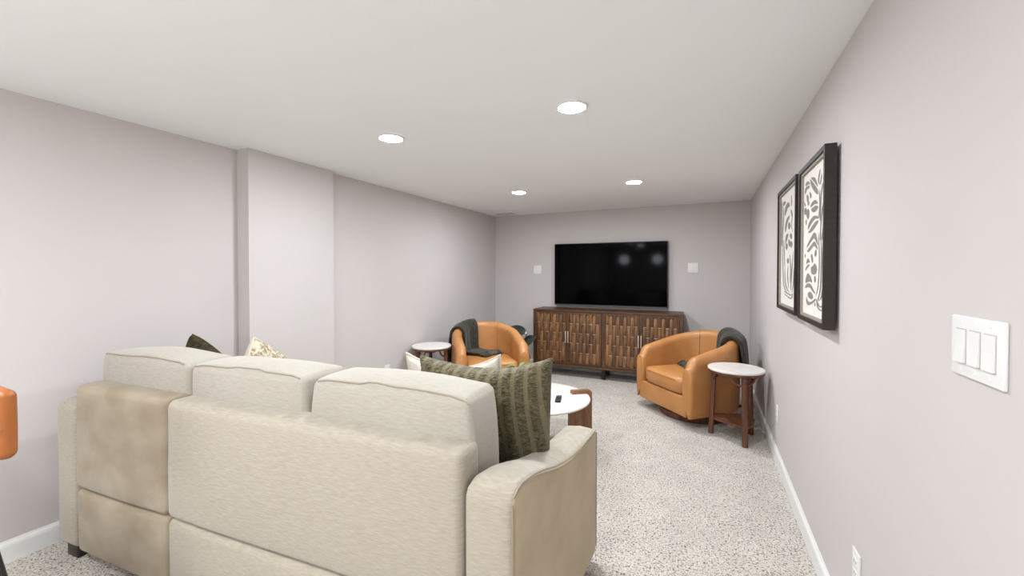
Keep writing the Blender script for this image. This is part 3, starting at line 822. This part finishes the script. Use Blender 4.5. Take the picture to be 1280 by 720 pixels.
# ------------------------------------------------------------------ framed prints
# outlines of the printed shapes, metres from the centre of each print (along the wall, up)
ART = {1: [
  [(0.062, 0.297), (0.041, 0.293), (0.02, 0.289), (0.002, 0.285), (-0.017, 0.276), (-0.034, 0.262), (-0.05, 0.248), (-0.061, 0.233), (-0.049, 0.234), (-0.013, 0.254), (0.018, 0.27), (0.045, 0.281), (0.062, 0.29), (0.071, 0.295)],
  [(0.091, 0.296), (0.075, 0.289), (0.05, 0.278), (0.02, 0.264), (-0.012, 0.247), (-0.046, 0.228), (-0.065, 0.213), (-0.07, 0.202), (-0.064, 0.198), (-0.046, 0.201), (-0.022, 0.21), (0.011, 0.226), (0.04, 0.242), (0.064, 0.258), (0.083, 0.275), (0.093, 0.291)],
  [(0.184, 0.29), (0.165, 0.296), (0.143, 0.296), (0.119, 0.29), (0.103, 0.282), (0.092, 0.273), (0.097, 0.271), (0.117, 0.276), (0.137, 0.278), (0.157, 0.276), (0.174, 0.278), (0.188, 0.284)],
  [(0.196, 0.267), (0.186, 0.272), (0.167, 0.274), (0.141, 0.273), (0.119, 0.271), (0.099, 0.267), (0.092, 0.263), (0.099, 0.257), (0.115, 0.255), (0.14, 0.257), (0.157, 0.255), (0.165, 0.249), (0.176, 0.245), (0.193, 0.242), (0.201, 0.246), (0.202, 0.258)],
  [(0.155, 0.235), (0.135, 0.23), (0.12, 0.222), (0.111, 0.212), (0.111, 0.202), (0.123, 0.192), (0.136, 0.192), (0.149, 0.201), (0.158, 0.214), (0.163, 0.229)],
  [(0.093, 0.237), (0.079, 0.232), (0.065, 0.224), (0.055, 0.214), (0.056, 0.206), (0.068, 0.201), (0.079, 0.205), (0.091, 0.216), (0.096, 0.227), (0.099, 0.236)],
  [(0.21, 0.209), (0.197, 0.201), (0.186, 0.193), (0.176, 0.186), (0.179, 0.183), (0.196, 0.183), (0.208, 0.191), (0.213, 0.205)],
  [(0.137, 0.188), (0.123, 0.196), (0.109, 0.197), (0.099, 0.191), (0.097, 0.184), (0.104, 0.177), (0.117, 0.176), (0.135, 0.181)],
  [(0.071, 0.174), (0.056, 0.179), (0.034, 0.182), (0.006, 0.184), (-0.021, 0.182), (-0.042, 0.174), (-0.057, 0.167), (-0.062, 0.159), (-0.054, 0.158), (-0.032, 0.162), (-0.01, 0.164), (0.013, 0.164), (0.036, 0.162), (0.06, 0.16), (0.075, 0.162), (0.077, 0.168)],
  [(0.053, 0.154), (0.026, 0.155), (0.002, 0.156), (-0.022, 0.157), (-0.044, 0.153), (-0.066, 0.147), (-0.071, 0.141), (-0.061, 0.136), (-0.042, 0.132), (-0.014, 0.129), (0.012, 0.13), (0.035, 0.136), (0.052, 0.142), (0.062, 0.149)],
  [(0.206, 0.172), (0.19, 0.176), (0.172, 0.173), (0.153, 0.165), (0.145, 0.156), (0.147, 0.148), (0.155, 0.142), (0.168, 0.14), (0.183, 0.141), (0.2, 0.146), (0.21, 0.154), (0.213, 0.165)],
  [(0.127, 0.163), (0.111, 0.158), (0.099, 0.147), (0.095, 0.132), (0.099, 0.121), (0.113, 0.113), (0.129, 0.113), (0.145, 0.122), (0.155, 0.129), (0.161, 0.134), (0.157, 0.144), (0.143, 0.158)],
  [(0.172, 0.114), (0.159, 0.117), (0.151, 0.113), (0.148, 0.102), (0.151, 0.094), (0.162, 0.088), (0.17, 0.091), (0.176, 0.105)],
  [(0.129, 0.068), (0.123, 0.081), (0.104, 0.094), (0.073, 0.105), (0.043, 0.111), (0.014, 0.115), (-0.018, 0.113), (-0.05, 0.108), (-0.072, 0.101), (-0.081, 0.094), (-0.073, 0.092), (-0.048, 0.096), (-0.018, 0.097), (0.016, 0.092), (0.048, 0.085), (0.079, 0.074), (0.103, 0.067), (0.123, 0.063)],
  [(0.112, 0.053), (0.091, 0.057), (0.065, 0.064), (0.036, 0.073), (0.007, 0.08), (-0.022, 0.085), (-0.049, 0.087), (-0.076, 0.085), (-0.082, 0.081), (-0.066, 0.073), (-0.038, 0.065), (0, 0.055), (0.038, 0.049), (0.075, 0.045), (0.1, 0.045), (0.116, 0.049)],
  [(0.138, -0.037), (0.123, -0.032), (0.096, -0.024), (0.059, -0.014), (0.029, -0.006), (0.006, 0), (-0.014, -0.001), (-0.03, -0.008), (-0.05, -0.019), (-0.071, -0.035), (-0.072, -0.04), (-0.05, -0.035), (-0.03, -0.028), (-0.01, -0.021), (0.012, -0.021), (0.039, -0.029), (0.064, -0.036), (0.089, -0.042), (0.112, -0.043), (0.134, -0.041)],
  [(0.145, -0.016), (0.127, -0.004), (0.1, 0.007), (0.071, 0.018), (0.043, 0.028), (0.019, 0.037), (-0.004, 0.04), (-0.026, 0.036), (-0.044, 0.027), (-0.057, 0.011), (-0.068, -0.005), (-0.077, -0.021), (-0.068, -0.021), (-0.041, -0.005), (-0.021, 0.006), (-0.006, 0.013), (0.016, 0.012), (0.049, 0.003), (0.079, -0.005), (0.103, -0.012), (0.125, -0.017), (0.144, -0.02)],
  [(0.057, -0.058), (0.045, -0.053), (0.033, -0.055), (0.021, -0.063), (0.014, -0.075), (0.011, -0.088), (0.016, -0.095), (0.031, -0.095), (0.044, -0.086), (0.057, -0.069)],
  [(-0.01, -0.058), (-0.016, -0.047), (-0.026, -0.04), (-0.04, -0.037), (-0.049, -0.041), (-0.054, -0.054), (-0.05, -0.063), (-0.037, -0.069), (-0.025, -0.07), (-0.014, -0.065)],
  [(0.145, -0.084), (0.132, -0.074), (0.119, -0.071), (0.101, -0.073), (0.087, -0.079), (0.073, -0.089), (0.079, -0.093), (0.101, -0.091), (0.12, -0.093), (0.135, -0.098), (0.145, -0.098), (0.149, -0.092)],
  [(0.17, -0.123), (0.157, -0.114), (0.137, -0.107), (0.112, -0.102), (0.091, -0.101), (0.075, -0.102), (0.081, -0.106), (0.109, -0.112), (0.134, -0.119), (0.153, -0.127), (0.166, -0.129), (0.173, -0.128)],
  [(0.042, -0.112), (0.015, -0.108), (-0.001, -0.104), (-0.006, -0.098), (-0.018, -0.098), (-0.034, -0.102), (-0.049, -0.109), (-0.06, -0.119), (-0.061, -0.129), (-0.05, -0.139), (-0.03, -0.146), (-0.002, -0.149), (0.021, -0.147), (0.039, -0.142), (0.05, -0.133), (0.054, -0.12)],
  [(-0.017, -0.155), (-0.028, -0.153), (-0.037, -0.157), (-0.042, -0.166), (-0.041, -0.175), (-0.03, -0.183), (-0.02, -0.184), (-0.012, -0.176), (-0.009, -0.168), (-0.01, -0.159)],
  [(0.184, -0.053), (0.176, -0.047), (0.169, -0.048), (0.164, -0.056), (0.165, -0.062), (0.175, -0.068), (0.181, -0.067), (0.186, -0.059)],
  [(0.162, -0.174), (0.153, -0.162), (0.14, -0.152), (0.123, -0.143), (0.104, -0.142), (0.083, -0.148), (0.062, -0.155), (0.044, -0.165), (0.033, -0.174), (0.03, -0.184), (0.037, -0.186), (0.055, -0.181), (0.075, -0.179), (0.097, -0.181), (0.121, -0.184), (0.147, -0.189), (0.162, -0.189), (0.165, -0.183)],
  [(0.165, -0.202), (0.153, -0.197), (0.134, -0.193), (0.108, -0.189), (0.083, -0.189), (0.058, -0.191), (0.036, -0.197), (0.018, -0.206), (-0.005, -0.217), (-0.034, -0.229), (-0.034, -0.233), (-0.006, -0.229), (0.023, -0.222), (0.054, -0.212), (0.085, -0.207), (0.117, -0.208), (0.141, -0.21), (0.157, -0.214), (0.166, -0.213), (0.169, -0.207)],
  [(0.1, -0.232), (0.079, -0.227), (0.056, -0.227), (0.032, -0.231), (0.016, -0.237), (0.007, -0.244), (0.01, -0.251), (0.024, -0.258), (0.043, -0.26), (0.067, -0.259), (0.087, -0.256), (0.103, -0.251), (0.111, -0.245), (0.111, -0.238)],
  [(0.132, -0.255), (0.123, -0.266), (0.101, -0.273), (0.071, -0.275), (0.03, -0.27), (-0.016, -0.258), (-0.041, -0.253), (-0.046, -0.255), (-0.036, -0.261), (-0.008, -0.271), (0.03, -0.28), (0.079, -0.289), (0.111, -0.292), (0.127, -0.287), (0.138, -0.28), (0.144, -0.272), (0.144, -0.263), (0.139, -0.254)],
  [(-0.099, 0.298), (-0.092, 0.294), (-0.085, 0.288), (-0.077, 0.282), (-0.071, 0.275), (-0.065, 0.266), (-0.062, 0.258), (-0.068, 0.25), (-0.077, 0.243), (-0.084, 0.238), (-0.091, 0.237), (-0.088, 0.242), (-0.083, 0.248), (-0.081, 0.255), (-0.084, 0.262), (-0.089, 0.27), (-0.094, 0.277), (-0.099, 0.284), (-0.103, 0.291), (-0.105, 0.296)],
  [(-0.125, 0.276), (-0.119, 0.269), (-0.113, 0.259), (-0.107, 0.25), (-0.102, 0.243), (-0.098, 0.238), (-0.096, 0.234), (-0.101, 0.232), (-0.107, 0.235), (-0.115, 0.24), (-0.121, 0.246), (-0.126, 0.256), (-0.129, 0.267), (-0.13, 0.275)],
  [(-0.082, 0.218), (-0.084, 0.204), (-0.088, 0.183), (-0.09, 0.165), (-0.09, 0.15), (-0.088, 0.136), (-0.085, 0.124), (-0.082, 0.112), (-0.078, 0.101), (-0.076, 0.094), (-0.081, 0.093), (-0.087, 0.1), (-0.093, 0.11), (-0.099, 0.122), (-0.102, 0.134), (-0.104, 0.148), (-0.103, 0.163), (-0.099, 0.182), (-0.092, 0.202), (-0.087, 0.217)],
  [(-0.145, 0.232), (-0.134, 0.221), (-0.119, 0.205), (-0.109, 0.188), (-0.104, 0.171), (-0.103, 0.154), (-0.103, 0.137), (-0.102, 0.117), (-0.1, 0.095), (-0.101, 0.081), (-0.108, 0.08), (-0.112, 0.094), (-0.117, 0.114), (-0.122, 0.134), (-0.123, 0.151), (-0.125, 0.168), (-0.127, 0.184), (-0.135, 0.201), (-0.146, 0.218), (-0.151, 0.23)],
  [(-0.155, 0.155), (-0.147, 0.143), (-0.135, 0.126), (-0.126, 0.108), (-0.119, 0.092), (-0.115, 0.076), (-0.112, 0.059), (-0.109, 0.037), (-0.107, 0.014), (-0.107, -0.003), (-0.112, -0.003), (-0.117, 0.013), (-0.122, 0.036), (-0.127, 0.057), (-0.131, 0.074), (-0.135, 0.09), (-0.141, 0.106), (-0.147, 0.124), (-0.155, 0.141), (-0.159, 0.154)],
  [(-0.161, 0.074), (-0.155, 0.062), (-0.149, 0.046), (-0.145, 0.03), (-0.142, 0.016), (-0.142, 0.004), (-0.142, -0.005), (-0.146, -0.005), (-0.15, 0.003), (-0.153, 0.015), (-0.157, 0.029), (-0.159, 0.044), (-0.163, 0.061), (-0.165, 0.073)],
  [(-0.079, 0.034), (-0.081, 0.021), (-0.085, 0.002), (-0.089, -0.019), (-0.092, -0.044), (-0.094, -0.071), (-0.095, -0.098), (-0.092, -0.125), (-0.088, -0.153), (-0.083, -0.176), (-0.08, -0.191), (-0.076, -0.202), (-0.071, -0.213), (-0.062, -0.224), (-0.053, -0.235), (-0.046, -0.243), (-0.05, -0.243), (-0.058, -0.235), (-0.071, -0.224), (-0.08, -0.213), (-0.087, -0.202), (-0.091, -0.191), (-0.095, -0.176), (-0.1, -0.153), (-0.105, -0.125), (-0.107, -0.098), (-0.106, -0.071), (-0.102, -0.044), (-0.098, -0.02), (-0.093, 0.002), (-0.088, 0.02), (-0.083, 0.033)],
  [(-0.118, 0.03), (-0.121, 0.011), (-0.126, -0.017), (-0.13, -0.047), (-0.13, -0.081), (-0.127, -0.117), (-0.126, -0.149), (-0.123, -0.174), (-0.119, -0.194), (-0.114, -0.211), (-0.105, -0.226), (-0.095, -0.239), (-0.086, -0.248), (-0.081, -0.255), (-0.077, -0.258), (-0.075, -0.26), (-0.08, -0.26), (-0.085, -0.258), (-0.091, -0.255), (-0.098, -0.249), (-0.108, -0.239), (-0.119, -0.226), (-0.13, -0.211), (-0.135, -0.194), (-0.139, -0.174), (-0.141, -0.149), (-0.143, -0.118), (-0.143, -0.081), (-0.142, -0.048), (-0.135, -0.018), (-0.129, 0.01), (-0.123, 0.03)],
  [(-0.154, -0.023), (-0.155, -0.05), (-0.158, -0.089), (-0.159, -0.124), (-0.159, -0.152), (-0.159, -0.177), (-0.155, -0.199), (-0.147, -0.218), (-0.138, -0.234), (-0.127, -0.246), (-0.117, -0.253), (-0.106, -0.256), (-0.097, -0.258), (-0.1, -0.259), (-0.111, -0.257), (-0.126, -0.254), (-0.139, -0.246), (-0.151, -0.234), (-0.163, -0.218), (-0.171, -0.199), (-0.174, -0.177), (-0.174, -0.152), (-0.173, -0.124), (-0.169, -0.089), (-0.163, -0.051), (-0.159, -0.024)],
  [(-0.046, -0.254), (-0.056, -0.26), (-0.07, -0.269), (-0.086, -0.276), (-0.1, -0.281), (-0.116, -0.284), (-0.135, -0.284), (-0.153, -0.28), (-0.163, -0.274), (-0.171, -0.27), (-0.166, -0.269), (-0.155, -0.273), (-0.143, -0.278), (-0.134, -0.28), (-0.127, -0.279), (-0.115, -0.277), (-0.101, -0.273), (-0.084, -0.267), (-0.066, -0.259), (-0.052, -0.253)],
  [(-0.056, -0.261), (-0.058, -0.269), (-0.064, -0.279), (-0.073, -0.287), (-0.09, -0.294), (-0.111, -0.298), (-0.131, -0.3), (-0.151, -0.298), (-0.163, -0.295), (-0.171, -0.293), (-0.167, -0.291), (-0.158, -0.293), (-0.147, -0.294), (-0.139, -0.295), (-0.126, -0.293), (-0.108, -0.289), (-0.093, -0.284), (-0.081, -0.276), (-0.072, -0.267), (-0.065, -0.261)],
  [(-0.024, -0.271), (-0.021, -0.276), (-0.022, -0.283), (-0.03, -0.287), (-0.036, -0.287), (-0.038, -0.281), (-0.037, -0.275), (-0.03, -0.271)]],
 2: [
  [(0.151, 0.225), (0.143, 0.242), (0.12, 0.256), (0.087, 0.266), (0.054, 0.27), (0.02, 0.27), (-0.006, 0.262), (-0.027, 0.246), (-0.025, 0.238), (0.005, 0.239), (0.031, 0.237), (0.055, 0.23), (0.083, 0.219), (0.111, 0.205), (0.132, 0.202), (0.147, 0.212)],
  [(0.187, 0.296), (0.155, 0.296), (0.128, 0.292), (0.106, 0.284), (0.11, 0.278), (0.141, 0.274), (0.167, 0.272), (0.184, 0.272), (0.196, 0.278), (0.2, 0.29)],
  [(0.119, 0.149), (0.095, 0.167), (0.058, 0.181), (0.008, 0.188), (-0.017, 0.188), (-0.021, 0.179), (-0.006, 0.169), (0.03, 0.157), (0.059, 0.137), (0.083, 0.113), (0.104, 0.101), (0.122, 0.103), (0.131, 0.113), (0.132, 0.131)],
  [(0.018, 0.145), (-0.006, 0.151), (-0.03, 0.145), (-0.054, 0.129), (-0.054, 0.116), (-0.031, 0.107), (-0.01, 0.106), (0.01, 0.113), (0.022, 0.123), (0.027, 0.135)],
  [(0.103, 0.071), (0.087, 0.082), (0.062, 0.087), (0.027, 0.087), (0.011, 0.083), (0.011, 0.074), (0.026, 0.062), (0.059, 0.046), (0.083, 0.034), (0.1, 0.022), (0.11, 0.028), (0.111, 0.054)],
  [(-0.057, 0.214), (-0.079, 0.213), (-0.099, 0.202), (-0.117, 0.179), (-0.118, 0.167), (-0.102, 0.163), (-0.082, 0.175), (-0.058, 0.201)],
  [(-0.033, 0.072), (-0.055, 0.082), (-0.081, 0.079), (-0.107, 0.066), (-0.111, 0.054), (-0.094, 0.044), (-0.069, 0.046), (-0.038, 0.06)],
  [(0.014, 0.048), (-0.01, 0.05), (-0.034, 0.044), (-0.058, 0.026), (-0.058, 0.012), (-0.037, 0.003), (-0.013, 0.01), (0.014, 0.034)],
  [(0.054, -0.069), (0.035, -0.057), (0.012, -0.056), (-0.014, -0.067), (-0.019, -0.079), (-0.002, -0.091), (0.02, -0.091), (0.048, -0.081)],
  [(0.102, 0.018), (0.079, 0.03), (0.054, 0.032), (0.026, 0.024), (0.023, 0.01), (0.046, -0.007), (0.071, -0.009), (0.099, 0.006)],
  [(-0.054, 0.032), (-0.079, 0.036), (-0.103, 0.032), (-0.123, 0.018), (-0.12, 0.006), (-0.091, -0.005), (-0.067, -0), (-0.05, 0.02)],
  [(-0.067, 0.296), (-0.065, 0.286), (-0.065, 0.274), (-0.065, 0.262), (-0.066, 0.251), (-0.067, 0.241), (-0.07, 0.233), (-0.081, 0.231), (-0.087, 0.237), (-0.093, 0.247), (-0.095, 0.256), (-0.091, 0.27), (-0.085, 0.284), (-0.078, 0.294)],
  [(-0.057, 0.218), (-0.07, 0.206), (-0.087, 0.189), (-0.097, 0.173), (-0.09, 0.159), (-0.075, 0.145), (-0.069, 0.131), (-0.081, 0.113), (-0.099, 0.095), (-0.114, 0.082), (-0.122, 0.081), (-0.113, 0.094), (-0.099, 0.112), (-0.091, 0.129), (-0.099, 0.143), (-0.114, 0.155), (-0.119, 0.171), (-0.106, 0.187), (-0.083, 0.205), (-0.065, 0.217)],
  [(0.22, 0.294), (0.213, 0.272), (0.204, 0.241), (0.2, 0.21), (0.204, 0.179), (0.213, 0.149), (0.221, 0.118), (0.227, 0.084), (0.231, 0.048), (0.232, 0.024), (0.219, 0.022), (0.209, 0.046), (0.197, 0.081), (0.187, 0.115), (0.176, 0.145), (0.167, 0.175), (0.167, 0.206), (0.175, 0.238), (0.192, 0.268), (0.207, 0.292)],
  [(0.26, 0.319), (0.26, 0.296), (0.256, 0.26), (0.255, 0.217), (0.255, 0.153), (0.255, 0.078), (0.252, 0.026), (0.244, 0.024), (0.239, 0.077), (0.233, 0.149), (0.232, 0.214), (0.236, 0.258), (0.244, 0.294), (0.252, 0.318)],
  [(0.2, 0.06), (0.205, 0.032), (0.212, -0.005), (0.215, -0.044), (0.209, -0.081), (0.2, -0.117), (0.192, -0.149), (0.188, -0.175), (0.183, -0.198), (0.167, -0.218), (0.139, -0.236), (0.099, -0.252), (0.062, -0.262), (0.023, -0.266), (-0.014, -0.265), (-0.037, -0.264), (-0.038, -0.262), (-0.015, -0.263), (0.014, -0.263), (0.044, -0.259), (0.076, -0.249), (0.111, -0.234), (0.137, -0.216), (0.151, -0.198), (0.155, -0.175), (0.16, -0.149), (0.171, -0.117), (0.181, -0.081), (0.189, -0.045), (0.192, -0.006), (0.189, 0.032), (0.189, 0.058)],
  [(0.123, -0.115), (0.123, -0.139), (0.119, -0.173), (0.108, -0.204), (0.087, -0.224), (0.058, -0.238), (0.028, -0.248), (-0.002, -0.254), (-0.031, -0.256), (-0.051, -0.257), (-0.057, -0.255), (-0.041, -0.254), (-0.018, -0.251), (0.006, -0.245), (0.03, -0.234), (0.058, -0.22), (0.08, -0.202), (0.095, -0.173), (0.104, -0.139), (0.112, -0.115)],
  [(-0.138, -0.025), (-0.127, -0.049), (-0.115, -0.083), (-0.102, -0.117), (-0.09, -0.15), (-0.079, -0.184), (-0.073, -0.212), (-0.073, -0.228), (-0.078, -0.238), (-0.083, -0.244), (-0.093, -0.242), (-0.095, -0.236), (-0.095, -0.228), (-0.099, -0.212), (-0.109, -0.184), (-0.119, -0.151), (-0.128, -0.119), (-0.136, -0.085), (-0.143, -0.05), (-0.147, -0.026)],
  [(-0.163, -0.119), (-0.155, -0.143), (-0.147, -0.179), (-0.14, -0.21), (-0.131, -0.23), (-0.123, -0.244), (-0.118, -0.253), (-0.126, -0.253), (-0.138, -0.244), (-0.151, -0.23), (-0.163, -0.21), (-0.168, -0.179), (-0.171, -0.143), (-0.171, -0.119)],
  [(0.011, -0.103), (0.022, -0.12), (0.032, -0.144), (0.035, -0.168), (0.023, -0.192), (0.003, -0.216), (-0.014, -0.232), (-0.022, -0.232), (-0.015, -0.216), (-0.002, -0.192), (0.006, -0.168), (0.006, -0.144), (0.002, -0.12), (0.002, -0.103)],
  [(-0.038, -0.04), (-0.043, -0.062), (-0.054, -0.093), (-0.059, -0.123), (-0.057, -0.151), (-0.05, -0.18), (-0.046, -0.2), (-0.057, -0.2), (-0.071, -0.18), (-0.085, -0.152), (-0.091, -0.123), (-0.082, -0.093), (-0.065, -0.062), (-0.05, -0.04)],
  [(0.135, -0.259), (0.107, -0.262), (0.066, -0.265), (0.024, -0.269), (-0.014, -0.271), (-0.051, -0.274), (-0.09, -0.273), (-0.119, -0.269), (-0.135, -0.263), (-0.143, -0.259), (-0.134, -0.258), (-0.119, -0.262), (-0.103, -0.266), (-0.089, -0.268), (-0.066, -0.267), (-0.03, -0.265), (0.007, -0.263), (0.05, -0.261), (0.094, -0.258), (0.127, -0.256)],
  [(0.135, -0.272), (0.095, -0.278), (0.038, -0.285), (-0.011, -0.29), (-0.05, -0.291), (-0.085, -0.291), (-0.117, -0.287), (-0.134, -0.279), (-0.14, -0.271), (-0.143, -0.265), (-0.132, -0.265), (-0.123, -0.271), (-0.111, -0.279), (-0.095, -0.284), (-0.083, -0.285), (-0.062, -0.285), (-0.03, -0.284), (0.019, -0.28), (0.079, -0.274), (0.126, -0.27)],
  [(0.159, 0.056), (0.16, 0.036), (0.16, 0.005), (0.156, -0.025), (0.147, -0.056), (0.135, -0.087), (0.123, -0.109), (0.114, -0.109), (0.115, -0.087), (0.122, -0.057), (0.128, -0.026), (0.135, 0.004), (0.143, 0.034), (0.149, 0.056)]]}
def framed_print(label, y0, y1, z0, z1, art):
    t = thing('framed_print', label, 'picture', (XR, (y0+y1)/2, (z0+z1)/2), 0, 'pair of framed botanical prints')
    w, h = y1-y0, z1-z0; fd = .040; fw = .020; xb = -.012; xf = -.052
    # four mitred bars of the frame
    for (a, b, c, d) in (((-w/2, -h/2), (w/2, -h/2), (w/2-fw, -h/2+fw), (-w/2+fw, -h/2+fw)), ((-w/2, h/2), (w/2, h/2), (w/2-fw, h/2-fw), (-w/2+fw, h/2-fw)),
                         ((-w/2, -h/2), (-w/2, h/2), (-w/2+fw, h/2-fw), (-w/2+fw, -h/2+fw)), ((w/2, -h/2), (w/2, h/2), (w/2-fw, h/2-fw), (w/2-fw, -h/2+fw))):
        prism('frame_bar', [a, b, c, d], fd, M_frame, t, plane='yz', at=xf)
    iw, ih = w/2-fw, h/2-fw; lw = .012
    for (a, b, c, d) in (((-iw, -ih), (iw, -ih), (iw-lw, -ih+lw), (-iw+lw, -ih+lw)), ((-iw, ih), (iw, ih), (iw-lw, ih-lw), (-iw+lw, ih-lw)),
                         ((-iw, -ih), (-iw, ih), (-iw+lw, ih-lw), (-iw+lw, -ih+lw)), ((iw, -ih), (iw, ih), (iw-lw, ih-lw), (iw-lw, -ih+lw))):
        prism('liner', [a, b, c, d], .012, M_liner, t, plane='yz', at=xf+.008)
    paper = box('paper', (xf+.021, 0, 0), (.006, 2*iw, 2*ih), M_paper, t)
    box('hanging_batten', (-.006, 0, h/2-.08), (.012, w-.12, .03), M_frame, t)
    # the printed motif
    V = []; F = []
    for i, poly in enumerate(ART[art]):
        V0 = len(V); V += [(xf+.0178-.00004*i, y, z) for (y, z) in poly]; F.append(tuple(range(V0, V0+len(poly))))
    mk('printed_leaves', V, F, M_ink, paper, smooth=False)
framed_print('dark-framed grey leaf print, the larger-looking one nearer the light switch', 1.99, 2.495, 1.125, 1.855, 1)
framed_print('dark-framed grey leaf print, the farther one nearer the armchair', 2.572, 3.165, 1.127, 1.862, 2)

# ------------------------------------------------------------------ bar stool at the left edge
st = thing('bar_stool', 'cognac leather bar stool with black metal legs at the left edge', 'bar stool', (-2.02, .27, 0), radians(0))
rbox('backrest', (0, .186, .912), (.42, .045, .20), .02, M_stool, st, n=(8, 2, 8), puff=(0, .008, .004), seg=3)
tube('seam', [(-.209, .176, .90), (-.2, .155, .90), (0, .146, .898), (.2, .155, .90), (.2095, .176, .90), (.2, .197, .90)], .0015, M_leather_seam, st, seg=5)
rbox('seat', (0, -.11, .66), (.42, .40, .075), .03, M_stool, st, n=(6, 6, 2), puff=(0, 0, .012))
for sx in (-1, 1):
    tube('back_post', [(sx*.05, .04, .635), (sx*.05, .15, .68), (sx*.05, .186, .83)], .010, M_black, st)
    tube('leg', [(sx*.13, -.24, .64), (sx*.165, -.34, 0)], .012, M_black, st)
    tube('leg', [(sx*.13, .05, .66), (sx*.13, .155, .64), (sx*.16, .26, 0)], .012, M_black, st)
for sy, yy, zz in ((0, -.305, .22), (0, .224, .22)): tube('foot_rail', [(-.165, yy, zz), (.165, yy, zz)], .009, M_black, st)
